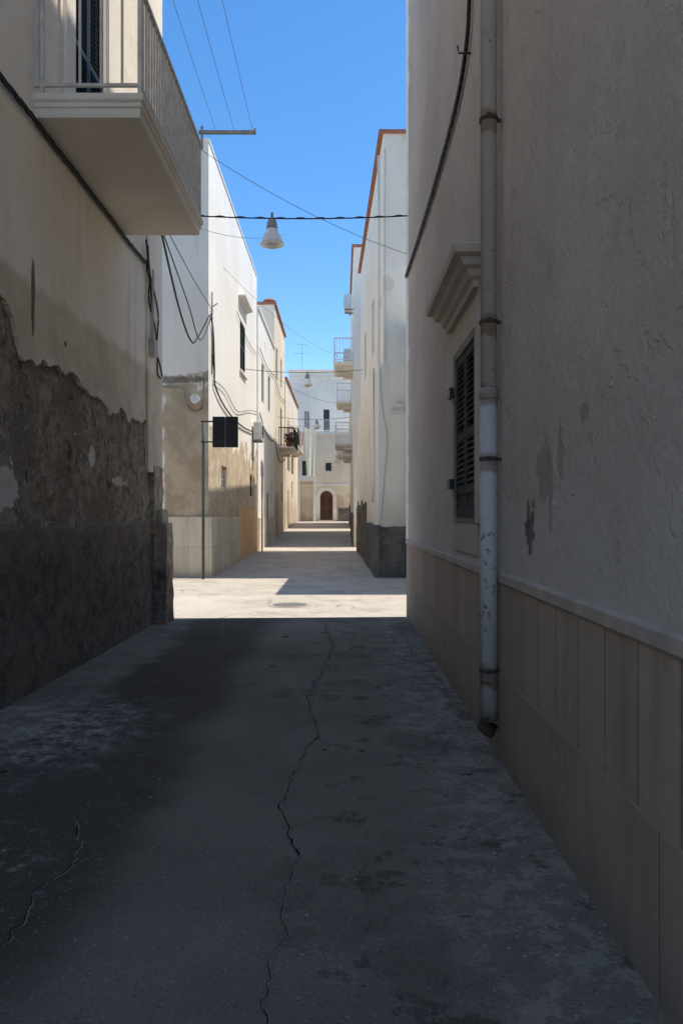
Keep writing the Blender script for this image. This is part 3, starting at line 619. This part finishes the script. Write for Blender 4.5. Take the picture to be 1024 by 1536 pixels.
def pot(c, lab, s=1.):
    t_ = thing('potted_plant', c, lab, 'potted plant')
    bm = B(); lathe(bm, c, [(.09*s,0),(.13*s,.2*s),(.15*s,.2*s),(.15*s,.24*s)], 14); obj('pot', bm, 'pot', t_)
    bm = B()
    for k in range(110):
        a = random.uniform(0, 6.28); rr = random.uniform(0,.22*s); z = random.uniform(.2,.62)*s; p = Vector(c)+Vector((math.cos(a)*rr, math.sin(a)*rr, z))
        d = Vector((random.gauss(0,1),random.gauss(0,1),random.gauss(.4,1))).normalized()*.09*s; e = d.cross(Vector((random.random(),random.random(),random.random()))).normalized()*.04*s
        quad(bm, p, p+d*.5+e, p+d, p+d*.5-e).material_index = 1 if k % 3 == 0 else 0
    obj('foliage', bm, ['leaf','petal'], t_, recalc=False)
balcony(H5, left(X3), 40.6, 44.2, .85, 5.45)
for k, (u, s, q_) in enumerate(((40.85,1.2,'nearest'),(41.6,1.,'middle'),(43.4,1.2,'farthest'))): pot((X3+.55,u,5.452), 'red flowering potted plant on the dark railed left balcony, %s of three' % q_, s)
H6 = thing('low_cream_house', (X3-3,52,.9), 'lower cream house on the left just before the end of the street', 'house')
h6 = [(47,48,6.2,7.8),(50,51,6.2,7.8),(46.9,47.9,1.,3.3),(50.5,51.5,2.9,4.),(54,55,6.,7.7)]
bm = B(); block(bm, X3-8, X3+.05, 45.02, 57.5, 0, 10., lh=h6); obj('wall', bm, 'ochre', H6)
for hh in h6: window(H6, left(X3+.05), hh, 'shutfar' if hh[2] > 1.5 else 'doorwood', 'white2', -.06, .09, 'door' if hh[2] < 1.5 else 'window')
bm = B(); box(bm, X3-.3, X3+.15, 45.0, 57.5, 10.002, 10.12); obj('coping', bm, 'terra', H6)
balcony(H6, left(X3+.05), 46.3, 48.8, .7, 6.1); balcony(H6, left(X3+.05), 50, 52.6, .7, 6.1, 'railwhite')
# ---------------------------------------------------------------- right second house (slightly skewed street wall)
yA, yB, xA, xB = 19.5, 30.7, 1.10, .80
ln = math.hypot(yB-yA, xB-xA); ud = ((xB-xA)/ln, (yB-yA)/ln)
S = L(xA, yA, ud[0], ud[1], -ud[1], ud[0])
H7 = thing('corner_house', (4.5,25,0), 'tall cream house at the right of the crossing with terracotta roof edge and grey plinth', 'house')
h7 = [(3.4,4.4,6.7,8.4),(7.4,8.4,6.7,8.4),(8.2,9.2,2.6,3.9)]
bm = B(); facade(bm, S, 0, ln, 0, 11.7, h7); facade(bm, front(yA), xA, 6.5, 0, 11.7); facade(bm, back(yB), xB, 6.5, 0, 11.7); facade(bm, left(6.5), yA, yB, 0, 11.7)
quad(bm, (xA,yA,11.6),(6.5,yA,11.6),(6.5,yB,11.6),(xB,yB,11.6)); obj('wall', bm, 'white2', H7)
for hh in h7: window(H7, S, hh, 'shutfar', 'white', -.08)
bm = B(); lbox(bm, S, -.04, ln, .002, .13, -.1, 5.62); lbox(bm, front(yA), .972, 6.5, .0, .04, -.1, 5.60); obj('lower_wall', bm, 'white2', H7)
bm = B()
rough_panel(bm, S, -.12, 5.0, -.1, 1.36, .21, .1, seed=1); rough_panel(bm, S, 5.0, ln, -.1, 2.0, .18, .1, jag=.3, seed=2); rough_panel(bm, front(yA), .87, 3.5, -.1, 1.34, .09, .03, seed=3)
obj('plinth', bm, 'greyplinth', H7, True)
bm = B(); lbox(bm, S, -.06, ln+.02, -.30, .12, 11.702, 11.79); lbox(bm, front(yA), 1.38, 6.5, -.3, .06, 11.702, 11.79); obj('coping', bm, 'terra', H7)
bm = B(); tube(bm, [S(1.0,.05,11.6),S(1.0,.05,5.65)], .035, 10); tube(bm, [S(1.0,.18,5.7),S(1.0,.18,2.9),S(1.3,.19,2.0)], .03, 10); tag(obj('downpipe', bm, 'white', smooth=True), 'thin cream downpipe on the street side of the tall right cream house', 'downpipe')
bm = B(); lr = front(yA); tube(bm, bez([lr(1.02,.06,5.5),lr(1.06,.06,4.6),lr(1.2,.06,3.6),lr(1.12,.06,2.6),lr(1.05,.06,1.5)]), .009, 6); tube(bm, bez([lr(1.15,.03,11.3),lr(1.14,.03,9),lr(1.16,.03,7),lr(1.15,.05,5.7)]), .008, 6)
tag(obj('wall_wire', bm, 'boxgrey', smooth=True), 'thin grey wire wandering down the front of the cream corner house', 'wire')
pl = thing('street_name_plate', (1.6,yA-.05,4.3), 'faded stone street name plate on the cream corner house at right', 'street sign')
a, b = P(585,620,19.4), P(606,596,19.4)
bm = B(); lbox(bm, front(yA), a.x, a.x+.62, .041, .06, a.z, b.z); obj('plate', bm, 'plate', pl)
for txt, zz, xx in (('VIA', b.z-.17, a.x+.16), ('RUCCO', a.z+.08, a.x+.04)):
    cu = bpy.data.curves.new('t', 'FONT'); cu.body = txt; cu.size = .13; cu.extrude = .002; to = bpy.data.objects.new('t', cu); COL.objects.link(to)
    bpy.context.view_layer.update(); me = bpy.data.meshes.new_from_object(to.evaluated_get(bpy.context.evaluated_depsgraph_get())); bpy.data.objects.remove(to)
    bm = B(); bm.from_mesh(me)
    for v_ in bm.verts: v_.co = Vector((xx+v_.co.x, yA-.063-v_.co.z, zz+v_.co.y))
    obj('lettering', bm, 'letter', pl)
# unseen house added round the corner; its roofline cuts the sunlight on the crossing
H8 = thing('unseen_shade_house', (5,17,0), 'unseen low house added round the corner to shade the crossing', 'house')
bm = B(); block(bm, 1.75, 9, 15.3, 19.38, 0, 6.6, fh=[(4,5,1.2,2.8)]); obj('wall', bm, 'white2', H8); window(H8, front(15.3), (4,5,1.2,2.8))
# right third and fourth
X9 = .55
H9 = thing('balcony_house', (4,39,.3), 'tall white house on the right with white railed balconies over the street', 'house')
h9 = [(34.6,35.6,8.65,10.9),(34.6,35.6,5.5,7.6),(38.9,39.9,5.45,7.6),(38.9,39.9,8.4,10.4),(42.8,43.6,5.2,7.3),(41.5,42.4,.75,3.)]
bm = B(); block(bm, X9, 6, 33.2, 44.5, 0, 13.7, rh=h9, fh=[(.9,1.6,8,9.4)]); obj('wall', bm, 'white', H9)
for hh in h9: window(H9, right(X9), hh, 'shutfar' if hh[2] > 1 else 'doorwood', 'white', -.06, .09, 'door' if hh[2] < 1 else 'window')
bm = B(); box(bm, X9-.1, X9+.3, 33.15, 44.52, 13.702, 13.82); box(bm, X9+.302, 6, 33.15, 33.5, 13.702, 13.82); obj('coping', bm, 'terra', H9)
bm = B(); rough_panel(bm, right(X9), 33.2, 41.4, 0, 1.7, .06, 0, .1, .015, 2, .2, 4); obj('plinth', bm, 'greyplinth', H9, True)
balcony(H9, right(X9), 33.3, 36.4, .92, 8.6, 'railwhite', 'white'); balcony(H9, right(X9), 38, 41, .9, 5.4, 'railwhite', 'white')
balcony(H9, right(X9), 42, 44.4, .85, 5.1, 'railwhite', 'white'); balcony(H9, right(X9), 41.8, 44.2, .85, 8.1, 'railwhite', 'white')
for (u, z, lb) in ((33.35,11.0,'upper'),(37.2,9.4,'lower')):
    ac = thing('air_conditioner', (X9-.2,u+.4,z), 'white air conditioner on the tall right balcony house, %s of two' % lb, 'air conditioner')
    bm = B(); lbox(bm, right(X9), u, u+.85, .08, .42, z, z+.65); obj('casing', bm, 'acwhite', ac)
    bm = B(); tube(bm, [(X9-.425,u+.35,z+.33),(X9-.44,u+.35,z+.33)], .24, 18); obj('fan_grille', bm, 'boxgrey', ac)
    for uu in (u+.1, u+.7):
        bm = B(); lbox(bm, right(X9), uu, uu+.04, 0, .4, z-.05, z-.003); obj('bracket', bm, 'steel', ac)
H10 = thing('far_right_house', (4,52,.9), 'last cream house on the right side before the street end', 'house')
h10 = [(48.5,49.5,6,8),(52,53,6,8),(48.5,49.4,1.,3.3),(53,54,2.8,4)]
bm = B(); block(bm, X9+.05, 6, 47, 57., 0, 9.6, rh=h10); obj('wall', bm, 'endc', H10)
for hh in h10: window(H10, right(X9+.05), hh, 'shutfar' if hh[2] > 1.5 else 'doorwood', 'white2', -.06, .09, 'door' if hh[2] < 1.5 else 'window')
balcony(H10, right(X9+.05), 48, 50.4, .8, 5.9, 'railwhite', 'white')
bm = B(); lbox(bm, right(X9+.05), 47, 48.4, 0, .05, .8, 2.2); lbox(bm, right(X9+.05), 49.5, 57., 0, .05, .8, 2.4); obj('plinth', bm, 'greyplinth', H10)
# ---------------------------------------------------------------- end houses
HE = thing('end_house', (-1,63,1.2), 'cream house closing the street end with an arched brown door', 'house')
YE = 62.; k_ = YE/F; ez = lambda py: EYE+(HZ-py)*k_; ex = lambda px: (px-512)*k_
dr = (ex(478), ex(501), 1.2, ez(745)); w1 = (ex(487), ex(498), ez(707), ez(693)); w2 = (ex(452),ex(463),ez(715),ez(690))
bm = B(); facade(bm, front(YE), -9, 6, 1.0, ez(650), [dr, w1, w2], .25); facade(bm, back(69), -9, 6, 1, ez(650)); quad(bm, (-9,YE,ez(651)),(6,YE,ez(651)),(6,69,ez(651)),(-9,69,ez(651))); obj('wall', bm, 'endc', HE)
window(HE, front(YE), w1, 'iron', 'white2', -.1, .1); window(HE, front(YE), w2, 'shutfar', 'white2', -.08, .1)
bm = B(); cx = (dr[0]+dr[1])/2; hw = (dr[1]-dr[0])/2
def arch(r, zt, z0): return [(cx-r,z0),(cx-r,zt)]+[(cx-r*math.cos(a), zt+r*math.sin(a)) for a in [math.pi*i/16 for i in range(1,16)]]+[(cx+r,zt),(cx+r,z0)]
zt = dr[3]-.05
f0 = [bm.verts.new((x,YE-.03,z)) for x, z in arch(hw-.12,zt,1.3)]; bm.faces.new(f0)
door = obj('door', bm, 'doorwood', HE)
bm = B(); box(bm, cx-.015, cx+.015, YE-.055, YE-.034, 1.32, zt+.5)
for s_ in (-1,1):
    for za, zb in ((1.5,2.3),(2.45,zt)): box(bm, cx+s_*.3-.16, cx+s_*.3+.16, YE-.05, YE-.034, za, zb)
obj('door_panel', bm, plain('dark_door_panel', (.07,.03,.02), .6), door)
bm = B(); pi_ = arch(hw-.1,zt,1.25); po = arch(hw+.22,zt,1.25)
A = [bm.verts.new((x,YE-.10,z)) for x, z in pi_]; C = [bm.verts.new((x,YE-.10,z)) for x, z in po]; D = [bm.verts.new((x,YE+.0,z)) for x, z in po]; E = [bm.verts.new((x,YE+.0,z)) for x, z in pi_]
for i in range(len(A)-1): bm.faces.new([A[i],A[i+1],C[i+1],C[i]]); bm.faces.new([C[i],C[i+1],D[i+1],D[i]]); bm.faces.new([A[i],A[i+1],E[i+1],E[i]])
obj('door_surround', bm, 'white2', HE)
bm = B(); box(bm, cx-hw-.1, cx+hw+.1, YE-.45, YE, 1.0, 1.32); obj('doorstep', bm, 'stone_trim', HE)
bm = B(); lbox(bm, front(YE), -9, 3, .0, .12, ez(652), ez(648)); lbox(bm, front(YE), -9, 3, .0, .07, ez(729), ez(726)); obj('cornice', bm, 'white2', HE)
bm = B(); lbox(bm, front(YE), dr[1]+.35, 3, 0, .12, .9, 2.3); obj('plinth', bm, 'greyplinth', HE)
bm = B(); lbox(bm, front(YE), ex(446), ex(450), .0, .5, 1.0, ez(722)); lbox(bm, front(YE), ex(470), ex(474), 0, .5, 1.0, ez(722)); lbox(bm, front(YE), ex(446), ex(474), 0, .5, ez(722)+.002, ez(714)); obj('portal', bm, 'white', HE)
HU = thing('upper_end_house', (-2,68,1.2), 'cool white upper house with roof terrace behind the street end', 'house')
YU = 65.; u_ = YU/F; uz = lambda py: EYE+(HZ-py)*u_; ux = lambda px: (px-512)*u_
w3 = (ux(484), ux(495), uz(648), uz(613)); w4 = (ux(455),ux(465),uz(645),uz(615))
bm = B(); facade(bm, front(YU), ux(433), 5, 6, uz(557), [w3,w4], .2); facade(bm, right(ux(433)), YU, 74, 6, uz(557)); facade(bm, back(74), ux(433), 5, 1, uz(557)); quad(bm, (ux(433),YU,uz(558)),(5,YU,uz(558)),(5,74,uz(558)),(ux(433),74,uz(558))); obj('wall', bm, 'endw', HU)
window(HU, front(YU), w3, 'shutfar', 'white', -.1, .1); window(HU, front(YU), w4, 'boxgrey', 'white', -.1, .1)
bm = B(); lbox(bm, front(YU), ux(433)-.1, 5, -.3, .12, uz(557)+.002, uz(557)+.14); lbox(bm, front(YU), ux(433), 5, 0, .06, uz(568), uz(566)); obj('coping', bm, 'white2', HU)
balcony(HU, front(YU), ux(474), ux(501), .9, uz(649), 'railwhite', 'white', .16)
an = thing('tv_antenna', (ux(453),YU+1,uz(557)), 'thin television antenna on the roof at the street end', 'antenna')
bm = B(); a = P(453,560,66); b = P(453,515,66); tube(bm, [a,b], .018, 6); obj('mast', bm, 'steel', an)
bm = B()
for zz, w_ in ((b.z-.1,.5),(b.z-.9,.8)):
    tube(bm, [(a.x-w_,66,zz),(a.x+w_,66,zz)], .012, 5)
    for k in range(5): tube(bm, [(a.x-w_+k*w_/2,65.8,zz),(a.x-w_+k*w_/2,66.2,zz)], .01, 4)
obj('aerial', bm, 'steel', an)
# ---------------------------------------------------------------- span cables and lamps
def wire(lab, a, b, s, r=.006, name='overhead_wire'):
    bm = B(); tube(bm, sag(a, b, s), r, 6); return tag(obj(name, bm, 'cablegrey', smooth=True), lab, 'wire')
la, lb = (XL+.02,11.35,6.25), (XR,11.7,6.36)
bm = B(); tube(bm, sag(la, lb, .06), .010, 6); tube(bm, [p+Vector((0,.012*math.sin(i*1.3),.012*math.cos(i*1.3)+.006)) for i, p in enumerate(sag(la, lb, .06, 60))], .007, 5)
tag(obj('lamp_span_cable', bm, 'cable', smooth=True), 'twisted black cable spanning the alley and carrying the nearest lamp', 'cable')
def lamp(c, s, lab):
    t_ = thing('street_lamp', c, lab, 'street lamp', 'white bell lamps hung over the street')
    x, y, z = c
    bm = B(); lathe(bm, (x,y,z-.20*s), [(.085*s,0),(.09*s,.015*s),(.075*s,.11*s),(.05*s,.16*s),(.018*s,.20*s)], 20); tube(bm, [(x,y,z),(x,y,z+.06*s)], .02*s, 8); obj('cap', bm, 'lampgrey', t_, True)
    bm = B(); lathe(bm, (x,y,z-.44*s), [(.165*s,.004*s),(.185*s,0),(.188*s,.012*s),(.165*s,.05*s),(.145*s,.11*s),(.12*s,.17*s),(.095*s,.22*s),(.08*s,.245*s)], 28); obj('lamp_shade', bm, 'lampwhite', t_, True)
    bm = B(); lathe(bm, (x,y,z-.50*s), [(.01*s,0),(.05*s,.004*s),(.085*s,.022*s),(.10*s,.045*s),(.10*s,.07*s)], 24); obj('glass_bowl', bm, 'milk', t_, True)
p = P(408, 325, 11.55); lamp((p.x, 11.55, p.z), 1.0, 'white bell lamp hanging from the twisted cable, nearest and largest')
p = P(461, 560, 26.5); lamp((p.x,26.5,p.z), 1.0, 'white bell lamp hung midway down the street, second of three')
bm = B(); tube(bm, sag((X2,26.3,p.z+.12),(S(7,.13,0).x,26.6,p.z+.15),.12), .010, 5); tag(obj('lamp_span_cable', bm, 'cable', smooth=True), 'thin cable spanning the street and carrying the second lamp', 'cable')
p = P(475, 630, 40.); lamp((p.x,40.,p.z), 1.0, 'small white lamp far down the street, last of three')
bm = B(); tube(bm, sag((X3,39.8,p.z+.15),(X9,40.2,p.z+.2),.16), .012, 5); tag(obj('lamp_span_cable', bm, 'cable', smooth=True), 'faint cable spanning the far street and carrying the last lamp', 'cable')
wire('thin wire slanting down from the left balcony to the near right corner', (-2.3,11.0,7.2), (XR,11.7,5.75), .15, .004)
wire('thin wire swinging low beside the nearest lamp cable', (-2.75,11.4,6.3), (-1.0,13.5,6.75), .2, .004)
wire('thin wire from the white house to the far right roofs', (X2,22,9.0), (X9,36,9.2), .5, .005)
wire('thin wire crossing low over the far street', (X3,36,8.6), (X9,44,8.4), .5, .008)
# ---------------------------------------------------------------- hanging cloths far away
def cloth(x0, y0, x1, y1, zt, zb, mat, lab):
    bm = B(); n, m_ = 22, 14; g = []
    for i in range(n+1):
        r = []
        for j in range(m_+1):
            u, v_ = i/n, j/m_
            r.append(bm.verts.new((x0+(x1-x0)*(.5+(u-.5)*(1-.3*v_))+.02*math.sin(u*19)*v_, y0+(y1-y0)*u+.03*math.sin(u*11+v_*2)*(.3+v_), zt+(zb-zt)*v_-.15*math.sin(math.pi*u)*(1-v_))))
        g.append(r)
    for i in range(n):
        for j in range(m_): bm.faces.new([g[i][j],g[i+1][j],g[i+1][j+1],g[i][j+1]])
    return tag(obj('hanging_cloth', bm, mat, smooth=True, recalc=False), lab, 'cloth', 'washing hung across the far street')
a, b = P(457,640,46), P(474,714,46); cloth(a.x,46,b.x,46.4,a.z,b.z,'cloth','long pale green cloth hanging over the far street')
a, b = P(448,645,47.5), P(456,668,47.5); cloth(a.x,47.5,b.x,47.6,a.z,b.z,'cloth2','small pale pink cloth hanging left of the green cloth')
p = P(452,640,46.5); tag(wire('washing line strung over the far street', (X3+.05,46.2,p.z+.05), (X9+.05,47.2,p.z+.2), .1, .008, 'washing_line'), 'washing line strung over the far street', 'washing line')
# ---------------------------------------------------------------- camera, light
cam = bpy.data.cameras.new('camera'); co = bpy.data.objects.new('camera', cam); COL.objects.link(co); SC.camera = co
co.location = (0,0,EYE); co.rotation_euler = (math.radians(90),0,0); cam.sensor_fit = 'VERTICAL'; cam.sensor_height = 36; cam.sensor_width = 24; cam.lens = 26; cam.shift_y = 7/1536; cam.clip_end = 1500; cam.clip_start = .05
EL, AZ = math.radians(64.7), math.radians(3)     # AZ: angle from +X towards +Y
sd = Vector((math.cos(EL)*math.cos(AZ), math.cos(EL)*math.sin(AZ), math.sin(EL)))
sun = bpy.data.lights.new('sun', 'SUN'); sun.energy = 5.; sun.angle = math.radians(.5); sun.color = (1,.94,.85)
so = bpy.data.objects.new('sun', sun); COL.objects.link(so); so.rotation_euler = sd.to_track_quat('Z','Y').to_euler(); so.location = (5,5,30)
wd = bpy.data.worlds.new('World'); SC.world = wd; wd.use_nodes = True; nt = wd.node_tree
bg = nt.nodes['Background']; sk = nt.nodes.new('ShaderNodeTexSky'); sk.sky_type = 'NISHITA'; sk.sun_disc = False
sk.sun_elevation = EL; sk.sun_rotation = math.pi/2-AZ; sk.altitude = 0; sk.air_density = 1.; sk.dust_density = .1; sk.ozone_density = 2.
hs = nt.nodes.new('ShaderNodeHueSaturation'); hs.inputs['Saturation'].default_value = 1.28; hs.inputs['Value'].default_value = 1.58
nt.links.new(sk.outputs[0], hs.inputs['Color']); nt.links.new(hs.outputs[0], bg.inputs[0]); bg.inputs[1].default_value = .15
SC.view_settings.view_transform = 'Standard'; SC.view_settings.look = 'None'; SC.view_settings.exposure = 0; SC.view_settings.gamma = 1
